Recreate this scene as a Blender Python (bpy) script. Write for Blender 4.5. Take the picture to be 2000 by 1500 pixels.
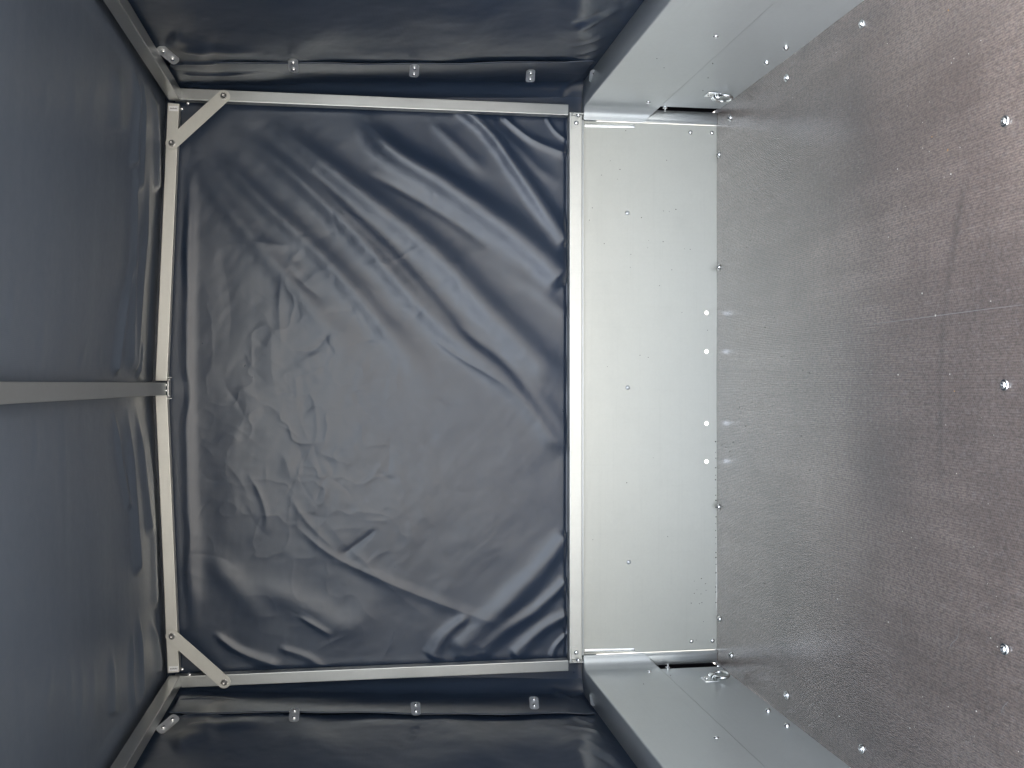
import bpy, bmesh, math, random
import numpy as np
from mathutils import Vector, Matrix
R = math.radians
S = bpy.context.scene
for o in list(bpy.data.objects): bpy.data.objects.remove(o)
COL = S.collection

# ---------------------------------------------------------------- camera
H = 0.889                      # eye height above the trailer floor
F = 2000.0                     # focal length in photo pixels (photo is 2000 wide)
TH = math.atan(305 / F)        # pitched down; the camera is rolled 90 degrees
s_, c_ = math.sin(TH), math.cos(TH)
cam = bpy.data.objects.new('camera', bpy.data.cameras.new('camera')); COL.objects.link(cam)
cam.data.sensor_width = 36; cam.data.lens = 36.0; cam.data.clip_start = 0.02; cam.data.clip_end = 500
m = Matrix(((0, 1, 0, 0), (-s_, 0, -c_, 0), (-c_, 0, s_, H), (0, 0, 0, 1)))
cam.matrix_world = m
S.camera = cam

# ---------------------------------------------------------------- light
SUN_EL, SUN_AZ = R(52), R(262)          # azimuth measured from +Y clockwise: sun stands on the -X side, a bit behind
w = bpy.data.worlds.new('World'); S.world = w; w.use_nodes = True
nt = w.node_tree; bg = nt.nodes['Background']
sky = nt.nodes.new('ShaderNodeTexSky'); sky.sky_type = 'NISHITA'; sky.sun_disc = False
sky.sun_elevation = SUN_EL; sky.sun_rotation = SUN_AZ; sky.air_density = 1.0; sky.dust_density = 3.0; sky.ozone_density = 1.0
hs = nt.nodes.new('ShaderNodeHueSaturation'); hs.inputs['Saturation'].default_value = .42; nt.links.new(sky.outputs[0], hs.inputs['Color']); nt.links.new(hs.outputs[0], bg.inputs[0]); bg.inputs[1].default_value = 0.12
sd = bpy.data.lights.new('sun', 'SUN'); sd.energy = 3.0; sd.angle = R(0.5); sd.color = (1, 0.95, 0.88)
so = bpy.data.objects.new('sun', sd); COL.objects.link(so)
sdir = Vector((math.sin(SUN_AZ) * math.cos(SUN_EL), math.cos(SUN_AZ) * math.cos(SUN_EL), math.sin(SUN_EL)))
so.rotation_euler = sdir.to_track_quat('Z', 'Y').to_euler()
S.view_settings.view_transform = 'Standard'; S.view_settings.look = 'None'
S.view_settings.gamma = 1; S.view_settings.use_curve_mapping = False
S.view_settings.exposure = 3.5
S.render.engine = 'CYCLES'
S.cycles.max_bounces = 10; S.cycles.diffuse_bounces = 6; S.cycles.glossy_bounces = 6
S.cycles.caustics_reflective = True

# ---------------------------------------------------------------- photo geometry -> planes of the trailer
def ray(px, py):
    cx, cy = (px - 1000) / F, (750 - py) / F
    return Vector((cy, c_ - cx * s_, -s_ - cx * c_))
O = Vector((0, 0, H))
def onY(px, py, Y): d = ray(px, py); return O + d * (Y / d.y)
def onX(px, py, X): d = ray(px, py); return O + d * (X / d.x)
def onZ(px, py, z): d = ray(px, py); return O + d * ((z - H) / d.z)
CX = -0.009                    # the trailer's centre line
YP = 2.446                     # inner face of the headboard
YF = 2.430                     # face of the cover frame
YT = 2.470                     # front tarpaulin
WX = 0.687                     # half width between the side boards
YR = 0.75                      # open rear end, shell cut short ahead of the camera to let in light

# ---------------------------------------------------------------- noise helpers
class VN:
    def __init__(s, seed, n=256): s.t = np.random.RandomState(seed).rand(n, n) * 2 - 1; s.n = n
    def __call__(s, x, y):
        xi = np.floor(x).astype(int); yi = np.floor(y).astype(int)
        fx = x - xi; fy = y - yi
        fx = fx * fx * fx * (fx * (fx * 6 - 15) + 10); fy = fy * fy * fy * (fy * (fy * 6 - 15) + 10)
        n = s.n; a = s.t[xi % n, yi % n]; b = s.t[(xi + 1) % n, yi % n]; c = s.t[xi % n, (yi + 1) % n]; d = s.t[(xi + 1) % n, (yi + 1) % n]
        return (a * (1 - fx) + b * fx) * (1 - fy) + (c * (1 - fx) + d * fx) * fy
def fbm(x, y, seed, octv=4, gain=.5):
    r = 0; a = 1
    for k in range(octv):
        r = r + a * VN(seed + k)(x, y); x = x * 2.03 + 17; y = y * 2.03 + 5; a *= gain
    return r
def polydist(px, py, pts):
    """signed distance to a polyline and the 0..1 position along it"""
    pts = [np.array(p, float) for p in pts]
    L = [np.linalg.norm(b - a) for a, b in zip(pts, pts[1:])]; T = sum(L)
    best = np.full(px.shape, 1e9); sg = np.zeros(px.shape); u = np.zeros(px.shape); acc = 0
    for a, b, l in zip(pts, pts[1:], L):
        d = (b - a) / l; rx = px - a[0]; ry = py - a[1]
        t = np.clip(rx * d[0] + ry * d[1], 0, l)
        dist = np.hypot(rx - t * d[0], ry - t * d[1]); side = rx * d[1] - ry * d[0]
        k = dist < best
        best = np.where(k, dist, best); sg = np.where(k, np.sign(side), sg); u = np.where(k, (acc + t) / T, u)
        acc += l
    return best * sg, u
def smooth(pts, n=8):
    P = [pts[0]] + list(pts) + [pts[-1]]; out = []
    for i in range(1, len(P) - 2):
        p0, p1, p2, p3 = [np.array(q, float) for q in P[i - 1:i + 3]]
        for k in range(n):
            t = k / n
            out.append(tuple(.5 * ((2 * p1) + (-p0 + p2) * t + (2 * p0 - 5 * p1 + 4 * p2 - p3) * t * t + (-p0 + 3 * p1 - 3 * p2 + p3) * t ** 3)))
    out.append(tuple(P[-1])); return out
def fold(px, py, pts, width, amp, taper=(.15, .15), sharp=0):
    """one fold: rounded ridge (sharp=0) or creased ridge (sharp=1) along a curve"""
    P_ = np.array(pts, float); e_ = width * 3.6
    k_ = (px > P_[:, 0].min() - e_) & (px < P_[:, 0].max() + e_) & (py > P_[:, 1].min() - e_) & (py < P_[:, 1].max() + e_)
    res = np.zeros(px.shape)
    if not k_.any(): return res
    d, u = polydist(px[k_], py[k_], smooth(pts, 5) if len(pts) > 2 else pts)
    wv = width * (0.75 + .5 * np.clip(u, 0, 1))
    q = np.abs(d) / wv
    g = np.exp(-q * q)
    if sharp: g = g * (1 - sharp) + sharp * np.exp(-1.6 * q)
    t = np.clip(u / max(taper[0], 1e-3), 0, 1) * np.clip((1 - u) / max(taper[1], 1e-3), 0, 1)
    t = t * t * (3 - 2 * t)
    res[k_] = amp * g * t
    return res

# ---------------------------------------------------------------- material helpers
def mat(name):
    M = bpy.data.materials.new(name); M.use_nodes = True
    return M, M.node_tree, M.node_tree.nodes['Principled BSDF']
def N(nt, t, **kw):
    n = nt.nodes.new(t)
    for k, v in kw.items():
        if k.startswith('i_'):
            key = k[2:]; key = int(key) if key.isdigit() else key.replace('_', ' ')
            n.inputs[key].default_value = v
        else: setattr(n, k, v)
    return n
def coords(nt, scale=(1, 1, 1), rot=(0, 0, 0)):
    tc = N(nt, 'ShaderNodeTexCoord'); mp = N(nt, 'ShaderNodeMapping')
    mp.inputs['Scale'].default_value = scale; mp.inputs['Rotation'].default_value = rot
    nt.links.new(tc.outputs['Object'], mp.inputs[0]); return mp.outputs[0]
def noise(nt, vec, scale, detail=4, rough=.5):
    n = N(nt, 'ShaderNodeTexNoise'); n.inputs['Scale'].default_value = scale
    n.inputs['Detail'].default_value = detail; n.inputs['Roughness'].default_value = rough
    nt.links.new(vec, n.inputs['Vector']); return n.outputs['Fac']
def ramp(nt, fac, stops):
    r = N(nt, 'ShaderNodeValToRGB'); e = r.color_ramp.elements
    while len(e) < len(stops): e.new(.5)
    for q, (p, c) in zip(e, stops):
        q.position = p; q.color = (*c, 1) if isinstance(c, tuple) else (c, c, c, 1)
    nt.links.new(fac, r.inputs[0]); return r.outputs[0]
def bump(nt, h, strength, dist, prev=None):
    b = N(nt, 'ShaderNodeBump'); b.inputs['Strength'].default_value = strength; b.inputs['Distance'].default_value = dist
    nt.links.new(h, b.inputs['Height'])
    if prev: nt.links.new(prev, b.inputs['Normal'])
    return b.outputs[0]
def mixc(nt, f, a, b, mode='MIX'):
    n = N(nt, 'ShaderNodeMix', data_type='RGBA', blend_type=mode)
    for s, v in ((0, f), (6, a), (7, b)):
        if hasattr(v, 'is_linked') or hasattr(v, 'links'): nt.links.new(v, n.inputs[s])
        else: n.inputs[s].default_value = v if s == 0 else (*v, 1)
    return n.outputs[2]
def mth(nt, op, a, b=None):
    n = N(nt, 'ShaderNodeMath', operation=op)
    for i, v in enumerate((a, b)):
        if v is None: continue
        if isinstance(v, (int, float)): n.inputs[i].default_value = v
        else: nt.links.new(v, n.inputs[i])
    return n.outputs[0]

def tarp_mat(name, col, rough, lump=.30):
    M, nt, B = mat(name)
    v = coords(nt)
    n1 = noise(nt, v, 3.0, 5, .6); n2 = noise(nt, v, 60, 3, .6)
    c = mixc(nt, n1, tuple(x * .82 for x in col), tuple(x * 1.18 for x in col))
    nt.links.new(c, B.inputs['Base Color'])
    r = mth(nt, 'ADD', mth(nt, 'MULTIPLY', n2, .10), rough - .05)
    r = mth(nt, 'ADD', r, mth(nt, 'MULTIPLY', mth(nt, 'SUBTRACT', n1, .5), .16))
    nt.links.new(r, B.inputs['Roughness'])
    B.inputs['Specular IOR Level'].default_value = .68
    # woven backing showing through the coating + fine leathery grain
    w1 = N(nt, 'ShaderNodeTexWave', wave_type='BANDS', bands_direction='Z'); w1.inputs['Scale'].default_value = 120; w1.inputs['Distortion'].default_value = .6
    w2 = N(nt, 'ShaderNodeTexWave', wave_type='BANDS', bands_direction='X'); w2.inputs['Scale'].default_value = 120; w2.inputs['Distortion'].default_value = .6
    nt.links.new(v, w1.inputs[0]); nt.links.new(v, w2.inputs[0])
    wv = mth(nt, 'ADD', w1.outputs['Fac'], w2.outputs['Fac'])
    b = bump(nt, wv, .12, .0004)
    b = bump(nt, noise(nt, v, 260, 3, .6), .10, .0004, b)
    b = bump(nt, noise(nt, v, 14, 5, .62), lump, .004, b)
    nt.links.new(b, B.inputs['Normal'])
    return M
def galv_mat(name, col=(.56, .56, .51), rough=.42, metal=.45, grain=(1, 1, 1), bmp=.12):
    M, nt, B = mat(name)
    v = coords(nt, grain)
    n1 = noise(nt, v, 6, 4, .6); n2 = noise(nt, v, 90, 4, .7)
    vor = N(nt, 'ShaderNodeTexVoronoi'); vor.inputs['Scale'].default_value = 160; nt.links.new(coords(nt), vor.inputs['Vector'])
    c = mixc(nt, n1, tuple(x * .93 for x in col), tuple(x * 1.06 for x in col))
    sp = ramp(nt, vor.outputs['Distance'], [(0, .97), (1, 1.0)])
    c = mixc(nt, 1.0, c, sp, 'MULTIPLY')
    sm = noise(nt, coords(nt, (1.2, 1.2, 60)), 2.2, 5, .75); sm2 = noise(nt, coords(nt, (60, 60, 1.5)), 2.0, 5, .75); blot = noise(nt, coords(nt), 9, 6, .7)
    c = mixc(nt, ramp(nt, sm, [(.55, 0.0), (.8, .22)]), c, tuple(x * .72 for x in col))
    c = mixc(nt, ramp(nt, sm2, [(.55, 0.0), (.8, .16)]), c, tuple(x * .75 for x in col))
    c = mixc(nt, ramp(nt, blot, [(.5, 0.0), (.75, .20)]), c, tuple(x * .78 for x in col))
    nt.links.new(c, B.inputs['Base Color'])
    B.inputs['Metallic'].default_value = metal
    r = mth(nt, 'ADD', mth(nt, 'MULTIPLY', n2, .12), rough - .06)
    r = mth(nt, 'ADD', r, mth(nt, 'MULTIPLY', mth(nt, 'SUBTRACT', n1, .5), .14))
    nt.links.new(r, B.inputs['Roughness'])
    b = bump(nt, n2, bmp, .0006)
    b = bump(nt, noise(nt, coords(nt), 2.2, 2, .4), .25, .006, b)
    nt.links.new(b, B.inputs['Normal'])
    return M
def plain(name, col, rough, metal=0):
    M, nt, B = mat(name)
    v = coords(nt); n = noise(nt, v, 120, 3)
    nt.links.new(mixc(nt, n, tuple(x * .85 for x in col), tuple(min(1, x * 1.12) for x in col)), B.inputs['Base Color'])
    nt.links.new(mth(nt, 'ADD', mth(nt, 'MULTIPLY', n, .12), rough - .06), B.inputs['Roughness'])
    B.inputs['Metallic'].default_value = metal
    return M
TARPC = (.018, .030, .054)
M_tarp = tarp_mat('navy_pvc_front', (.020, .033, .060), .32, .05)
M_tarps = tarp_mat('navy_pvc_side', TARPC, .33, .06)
M_tarpr_lit = tarp_mat('navy_pvc_roof_lit', (.084, .104, .138), .35, .03)  # same cover, base colour lightened to carry the bounced light on the roof
M_galv = galv_mat('galvanised_sheet')
M_galvs = galv_mat('galvanised_side', col=(.53, .555, .555), rough=.33, metal=.42, bmp=.05)
M_alu = galv_mat('galvanised_tube', col=(.50, .515, .51), rough=.32, metal=.85, grain=(1, 1, 1), bmp=.04)
M_brace = galv_mat('brace_steel', col=(.66, .655, .61), rough=.38, metal=.6, bmp=.06)
M_zinc = plain('bright_zinc', (.80, .81, .80), .20, 1)
M_glint = plain('glint_steel', (.85, .85, .82), .16, 1)
M_plate = plain('plate_zinc', (.72, .74, .76), .38, .8)
M_steel = plain('dark_steel_bolt', (.45, .45, .44), .28, 1)
M_black = plain('dark_gap', (.006, .006, .007), .95); M_black.node_tree.nodes['Principled BSDF'].inputs['Specular IOR Level'].default_value = 0
M_dirt_shadow = plain('dirt', (.05, .045, .035), .8)  # dirt grains and specks, also the painted shadow in the side-board seam
M_chip = plain('pale_crumb', (.80, .77, .70), .7)
M_chipo = plain('brown_crumb', (.50, .30, .14), .8)
M_scr = plain('scratch_line', (.30, .29, .28), .5)
M_paper = plain('white_sticker', (.82, .83, .84), .5)
M_ink = plain('printed_ink', (.12, .12, .12), .6)
M_ground = plain('ground_gravel', (.21, .20, .18), .9)

def floor_mat():
    M, nt, B = mat('phenolic_plywood')
    v = coords(nt)
    n1 = noise(nt, v, 3.5, 6, .65); n2 = noise(nt, coords(nt, (40, 4, 1)), 3, 5, .7); n3 = noise(nt, v, 90, 4, .7)
    c = mixc(nt, ramp(nt, n1, [(.34, 0.0), (.66, 1.0)]), (.28, .205, .165), (.52, .41, .34))
    c = mixc(nt, mth(nt, 'MULTIPLY', n2, .45), c, (.27, .25, .24))
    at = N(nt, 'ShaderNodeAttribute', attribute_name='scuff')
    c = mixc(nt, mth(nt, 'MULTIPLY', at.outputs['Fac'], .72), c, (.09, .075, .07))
    c = mixc(nt, ramp(nt, n3, [(.50, 0.0), (.66, .45)]), c, (.40, .375, .355))
    wc = N(nt, 'ShaderNodeTexWave', wave_type='BANDS', bands_direction='X'); wc.inputs['Scale'].default_value = 80; wc.inputs['Distortion'].default_value = .25; wc.inputs['Detail'].default_value = 1; nt.links.new(v, wc.inputs[0])
    c = mixc(nt, mth(nt, 'MULTIPLY', wc.outputs['Fac'], .35), c, (.10, .08, .075))
    st = noise(nt, coords(nt, (1, .06, 1)), 26, 5, .7); c = mixc(nt, ramp(nt, st, [(.35, .45), (.6, 0.0)]), c, (.17, .13, .11))
    n4 = noise(nt, coords(nt, (1, .5, 1)), 230, 3, .8)
    c = mixc(nt, ramp(nt, n4, [(.40, .60), (.55, 0.0)]), c, (.07, .058, .054))
    nt.links.new(c, B.inputs['Base Color'])
    r = mth(nt, 'ADD', .34, mth(nt, 'MULTIPLY', n1, .16)); r = mth(nt, 'ADD', r, mth(nt, 'MULTIPLY', n3, .08))
    nt.links.new(r, B.inputs['Roughness']); B.inputs['Specular IOR Level'].default_value = .8
    B.inputs['Coat Weight'].default_value = 1.0; B.inputs['Coat Roughness'].default_value = .24; B.inputs['Coat IOR'].default_value = 1.95
    # wire-mesh pressing: fine ribs running down the floor, crossed by slanting ones
    w1 = N(nt, 'ShaderNodeTexWave', wave_type='BANDS', bands_direction='X'); w1.inputs['Scale'].default_value = 80; w1.inputs['Distortion'].default_value = .25; w1.inputs['Detail'].default_value = 1
    nt.links.new(v, w1.inputs[0])
    w2 = N(nt, 'ShaderNodeTexWave', wave_type='BANDS', bands_direction='X'); w2.inputs['Scale'].default_value = 70
    nt.links.new(coords(nt, rot=(0, 0, R(58))), w2.inputs[0])
    w3 = N(nt, 'ShaderNodeTexWave', wave_type='BANDS', bands_direction='X'); w3.inputs['Scale'].default_value = 70
    nt.links.new(coords(nt, rot=(0, 0, R(-58))), w3.inputs[0])
    b = bump(nt, w1.outputs['Fac'], .9, .0009)
    b = bump(nt, mth(nt, 'ADD', w2.outputs['Fac'], w3.outputs['Fac']), .22, .0006, b)
    b = bump(nt, noise(nt, coords(nt, (1, .35, 1)), 150, 4, .7), .6, .0013, b)
    b = bump(nt, noise(nt, v, 25, 4, .6), .12, .002, b)
    nt.links.new(b, B.inputs['Normal'])
    return M
M_floor = floor_mat()

# ---------------------------------------------------------------- object helpers
def link(name, me, material, parent=None):
    o = bpy.data.objects.new(name, me); COL.objects.link(o)
    if material: me.materials.append(material)
    if parent: o.parent = parent; o.matrix_parent_inverse = Matrix.Translation(-parent.location)
    return o
def obj(name, bm, material, parent=None, smooth_=False):
    bmesh.ops.recalc_face_normals(bm, faces=bm.faces)
    me = bpy.data.meshes.new(name); bm.to_mesh(me); bm.free()
    if smooth_:
        for p in me.polygons: p.use_smooth = True
    return link(name, me, material, parent)
def tag(o, label=None, cat=None, group=None, kind=None):
    if label: o['label'] = label
    if cat: o['category'] = cat
    if group: o['group'] = group
    if kind: o['kind'] = kind
    return o
def empty(name, loc, label, cat, group=None):
    o = bpy.data.objects.new(name, None); COL.objects.link(o); o.location = loc; o.empty_display_size = .05
    return tag(o, label, cat, group)
def add_box(bm, lo, hi, bev=0, seg=2):
    r = bmesh.ops.create_cube(bm, size=1)
    lo = Vector(lo); hi = Vector(hi); c = (lo + hi) / 2; d = hi - lo
    for v in r['verts']: v.co = Vector((v.co.x * d.x, v.co.y * d.y, v.co.z * d.z)) + c
    if bev:
        es = list({e for v in r['verts'] for e in v.link_edges})
        bmesh.ops.bevel(bm, geom=es, offset=bev, segments=seg, profile=.5, affect='EDGES')
    return r
def box(name, lo, hi, material, parent=None, bev=.002, seg=2):
    bm = bmesh.new(); add_box(bm, lo, hi, bev, seg); o = obj(name, bm, material, parent)
    return o
def beam(name, p0, p1, up, wdt, hgt, material, parent, bev=.0025):
    """square tube from p0 to p1; section wdt (sideways) x hgt (along up), p's on the section centre"""
    p0 = Vector(p0); p1 = Vector(p1); d = (p1 - p0); L = d.length; d.normalize(); up = Vector(up); sd_ = d.cross(up).normalized(); up = sd_.cross(d)
    bm = bmesh.new(); add_box(bm, (-wdt / 2, 0, -hgt / 2), (wdt / 2, L, hgt / 2), bev, 3)
    bm.transform(Matrix.Translation(p0) @ Matrix((( sd_.x, d.x, up.x, 0), (sd_.y, d.y, up.y, 0), (sd_.z, d.z, up.z, 0), (0, 0, 0, 1))))
    return obj(name, bm, material, parent)
def autosmooth(o, ang=35):
    m_ = o.data
    for p in m_.polygons: p.use_smooth = True
    m_.set_sharp_from_angle(angle=R(ang))
    return o
def frame_from(nrm):
    nrm = Vector(nrm).normalized(); a = Vector((0, 0, 1)) if abs(nrm.z) < .9 else Vector((0, 1, 0))
    x = a.cross(nrm).normalized(); y = nrm.cross(x)
    return Matrix(((x.x, y.x, nrm.x, 0), (x.y, y.y, nrm.y, 0), (x.z, y.z, nrm.z, 0), (0, 0, 0, 1)))
def lathe(bm, prof, seg=20):
    """profile of (radius, height) spun round +Z"""
    rings = []
    for r, z in prof:
        if r < 1e-6: rings.append([bm.verts.new((0, 0, z))]); continue
        rings.append([bm.verts.new((r * math.cos(2 * math.pi * k / seg), r * math.sin(2 * math.pi * k / seg), z)) for k in range(seg)])
    for a, b in zip(rings, rings[1:]):
        for k in range(seg):
            k2 = (k + 1) % seg
            if len(a) == 1: bm.faces.new((a[0], b[k], b[k2]))
            elif len(b) == 1: bm.faces.new((a[k], a[k2], b[0]))
            else: bm.faces.new((a[k], a[k2], b[k2], b[k]))
def head(name, p, nrm, r, material, parent, kind='dome', h=None):
    """bolt and rivet heads. dome: round rivet; socket: button bolt with hex recess; cup: washer-faced screw"""
    bm = bmesh.new(); h = h or r * .55
    if kind == 'dome':
        lathe(bm, [(r * 1.0, 0), (r * .97, h * .3), (r * .8, h * .68), (r * .5, h * .93), (0, h)])
    elif kind == 'rivet':      # blind rivet: flange, dished middle with pin stub
        lathe(bm, [(r, 0), (r * .97, h * .35), (r * .75, h * .75), (r * .45, h), (r * .38, h * .55), (r * .3, h * .55), (r * .26, h * .95), (0, h * 1.02)])
    elif kind == 'socket':
        lathe(bm, [(r * 1.25, 0), (r * 1.25, h * .15), (r, h * .18), (r * .98, h * .4), (r * .82, h * .8), (r * .55, h), (r * .48, h * .98)], 24)
        seg = 6
        top = [bm.verts.new((r * .48 * math.cos(math.pi / 3 * k), r * .48 * math.sin(math.pi / 3 * k), h * .97)) for k in range(seg)]
        bot = [bm.verts.new((r * .46 * math.cos(math.pi / 3 * k), r * .46 * math.sin(math.pi / 3 * k), h * .3)) for k in range(seg)]
        for k in range(seg): bm.faces.new((top[k], top[(k + 1) % seg], bot[(k + 1) % seg], bot[k]))
        bm.faces.new(bot)
    elif kind == 'cup':
        lathe(bm, [(r, 0), (r, h * .3), (r * .92, h * .55), (r * .62, h * .62), (r * .58, h * .9), (r * .42, h * 1.2), (r * .2, h * 1.22), (r * .14, h * .8), (0, h * .8)], 24)
    elif kind == 'hex':
        lathe(bm, [(r * 1.35, 0), (r * 1.35, h * .22), (r * 1.0, h * .24), (r * 1.0, h * .9), (r * .85, h * 1.0), (0, h * 1.0)], 6)
    elif kind == 'stud':       # bolt end with nut
        lathe(bm, [(r, 0), (r, h * .5), (r * .85, h * .55), (r * .5, h * .56), (r * .5, h), (0, h)], 12)
    bm.transform(Matrix.Translation(Vector(p)) @ frame_from(nrm))
    o = obj(name, bm, material, parent); autosmooth(o, 40); return o
def grid_mesh(name, A, B, pos, material, parent=None, attr=None):
    """pos: (nA, nB, 3) array"""
    nA, nB = pos.shape[:2]
    me = bpy.data.meshes.new(name)
    idx = np.arange(nA * nB).reshape(nA, nB)
    q = np.stack([idx[:-1, :-1], idx[1:, :-1], idx[1:, 1:], idx[:-1, 1:]], -1).reshape(-1, 4)
    me.vertices.add(nA * nB); me.vertices.foreach_set('co', pos.reshape(-1).astype(np.float32))
    me.loops.add(q.size); me.loops.foreach_set('vertex_index', q.reshape(-1).astype(np.int32))
    me.polygons.add(len(q)); me.polygons.foreach_set('loop_start', (np.arange(len(q)) * 4).astype(np.int32))
    me.polygons.foreach_set('use_smooth', np.ones(len(q), bool))
    me.update(calc_edges=True); me.validate()
    if attr is not None:
        a = me.attributes.new(attr[0], 'FLOAT', 'POINT'); a.data.foreach_set('value', attr[1].reshape(-1).astype(np.float32))
    o = link(name, me, material, parent)
    return o
def solid(o, t, off):
    md = o.modifiers.new('thickness', 'SOLIDIFY'); md.thickness = t; md.offset = off
def proj(X, Y, Z):
    """world arrays -> photo pixels"""
    dz = Z - H
    dep = Y * c_ - dz * s_; rx = -Y * s_ - dz * c_
    return 1000 + F * rx / dep, 750 - F * X / dep

# ================================================================ SETTING
bm = bmesh.new(); bmesh.ops.create_grid(bm, x_segments=4, y_segments=4, size=120)
g = obj('ground', bm, M_ground); g.location = (0, 0, -.62); tag(g, kind='structure')

# ================================================================ FLOOR
fl = empty('plywood_floor', (CX, 1.2, 0), 'brown anti-slip plywood floor with fine ribbed grip surface and screws along its edges', 'floor')
xs = np.linspace(CX - WX - .02, CX + WX + .02, 300); ys = np.linspace(YR, YP + .012, 400)
Xg, Yg = np.meshgrid(xs, ys, indexing='ij'); Zg = .0006 * fbm(Xg * 3, Yg * 3, 71, 3)
def floor_px(X, Y): return proj(X, Y, np.zeros_like(X))
PX, PY = floor_px(Xg, np.maximum(Yg, .4))
sc = fold(PX, PY, [(1890, 330), (1862, 480), (1842, 640), (1838, 760), (1838, 900), (1835, 1040)], 7, .8, (.1, .3))
sc = np.maximum(sc, fold(PX, PY, [(1500, 130), (1650, 60), (1760, 0)], 16, .45, (.2, .2)))
sc = np.maximum(sc, fold(PX, PY, [(1700, 560), (1850, 610), (1930, 850), (1850, 880)], 55, .35, (.3, .3)))
sc = np.maximum(sc, np.clip(fbm(Xg * 2.2, Yg * 1.6, 75, 4) - .35, 0, .6))
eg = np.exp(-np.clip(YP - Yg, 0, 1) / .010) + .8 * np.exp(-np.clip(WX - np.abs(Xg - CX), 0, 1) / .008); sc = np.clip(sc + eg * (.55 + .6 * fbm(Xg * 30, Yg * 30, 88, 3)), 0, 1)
grid_mesh('floor_board', xs, ys, np.stack([Xg, Yg, Zg], -1), M_floor, fl, ('scuff', sc))
box('board_edge', (CX - WX - .02, YR, -.015), (CX + WX + .02, YP + .012, -.003), M_floor, fl, 0)
for px, py, r in ((1684, 47, .0085), (1537, 152, .0085), (1964, 237, .0085), (1963, 752, .0085), (1963, 1268, .0085), (1684, 1463, .0085), (1537, 1358, .0085)):
    head('floor_bolt', onZ(px, py, .001), (0, 0, 1), r, M_zinc, fl, 'cup', .0045)
for px, py in ((1405, 302), (1405, 522), (1404, 990), (1406, 1209), (1427, 230), (1429, 1280)):
    head('floor_screw', onZ(px, py, .001), (0, 0, 1), .0065, M_zinc, fl, 'socket', .006)
def strip(name, pts, wd, material, parent, z=.0012):
    bm = bmesh.new(); P = [onZ(x, y, z) for x, y in smooth(pts)]; prev = None
    for i, p in enumerate(P):
        d = (P[min(i + 1, len(P) - 1)] - P[max(i - 1, 0)]).normalized(); n = Vector((-d.y, d.x, 0)); k = wd * math.sin(math.pi * (i + .3) / (len(P) - .4)) ** .5 if 0 < i < len(P) - 1 else wd * .15
        a = bm.verts.new(p + n * k); b = bm.verts.new(p - n * k)
        if prev: bm.faces.new((prev[0], a, b, prev[1]))
        prev = (a, b)
    return obj(name, bm, material, parent)
strip('scratch', [(1692, 634), (1760, 626), (1850, 614), (1925, 604), (2010, 594)], .00055, M_scr, fl)
strip('scratch', [(1760, 1198), (1761, 1225), (1763, 1250)], .0006, M_scr, fl)
strip('scratch', [(1873, 1222), (1870, 1245), (1858, 1258), (1851, 1275)], .0006, M_scr, fl)
strip('scratch', [(1626, 1330), (1625, 1350), (1625, 1375)], .0005, M_scr, fl)
strip('scratch', [(1970, 1370), (1960, 1380), (1955, 1395)], .0006, M_scr, fl)
# crumbs lying on the floor
rnd = random.Random(4)
crumbs = [(1852, 20, 1.6, 1), (1653, 31, 1.2, 1), (1916, 79, 1.2, 0), (1892, 105, 1, 0), (1863, 114, 1, 0), (1858, 123, .8, 0), (1733, 85, 1, 0), (1633, 103, .8, 0), (1548, 191, .9, 0), (1815, 199, .8, 0), (1802, 239, .7, 0), (1772, 207, .8, 0), (1820, 267, 1.2, 1), (1802, 289, 1, 0), (1815, 296, .8, 0), (1851, 293, 1.7, 1), (1875, 288, 1, 0), (1753, 330, 1, 0), (1857, 340, 1.3, 0), (1844, 346, .7, 0), (1838, 373, .8, 0), (1605, 268, .6, 0), (1676, 327, .6, 0), (1680, 337, .6, 0), (1735, 463, 1.3, 0), (1711, 520, .6, 0), (1801, 573, 1.2, 0), (1827, 616, 1.4, 0), (1935, 588, 1.2, 0), (1768, 403, .9, 0), (1754, 732, 1.1, 0), (1855, 731, 1, 0), (1864, 764, 1.2, 1), (1847, 830, 1, 0), (1868, 925, .9, 0), (1930, 984, .8, 0), (1763, 1038, .9, 0), (1780, 1050, 1.1, 0), (1902, 1068, 1, 0), (1635, 1170, 1.2, 0), (1632, 1156, .6, 0), (1735, 1215, 1.3, 0), (1802, 1361, 1, 0), (1852, 1380, 1, 0), (1907, 1389, 1.2, 0), (1639, 1399, 1.4, 0), (1685, 1398, .8, 0), (1582, 1379, 1, 0), (1777, 1422, 1, 0), (1786, 1420, .8, 0), (1620, 1462, 1, 0), (1903, 1438, .7, 0), (1902, 1455, .7, 0), (1989, 1468, .9, 0), (1935, 1246, .8, 0), (1948, 1263, .9, 0), (1929, 1140, .6, 0)]
crumbs += [(rnd.uniform(1450, 1990), rnd.uniform(60, 1440), rnd.uniform(.3, .6), 0) for _ in range(35)]
for nm, flag, mt in (('pale_crumbs', 0, M_chip), ('brown_crumbs', 1, M_chipo)):
    bm = bmesh.new()
    for x, y, s, f in crumbs:
        if f != flag: continue
        p = onZ(x, y, .0012)
        if abs(p.x - CX) > WX - .01 or p.y > YP - .01: continue
        r = bmesh.ops.create_icosphere(bm, subdivisions=1, radius=.0009 * s)
        sx, sy = rnd.uniform(.7, 1.5), rnd.uniform(.7, 1.5)
        for v in r['verts']: v.co = Vector((v.co.x * sx, v.co.y * sy, v.co.z * .7)) * rnd.uniform(.8, 1.2) + p
    tag(obj(nm, bm, mt), 'tiny pale crumbs and dust grains scattered over the brown floor' if not flag else 'larger rust brown wood crumbs lying on the brown floor', 'crumbs', kind='stuff')
bm = bmesh.new()
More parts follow.
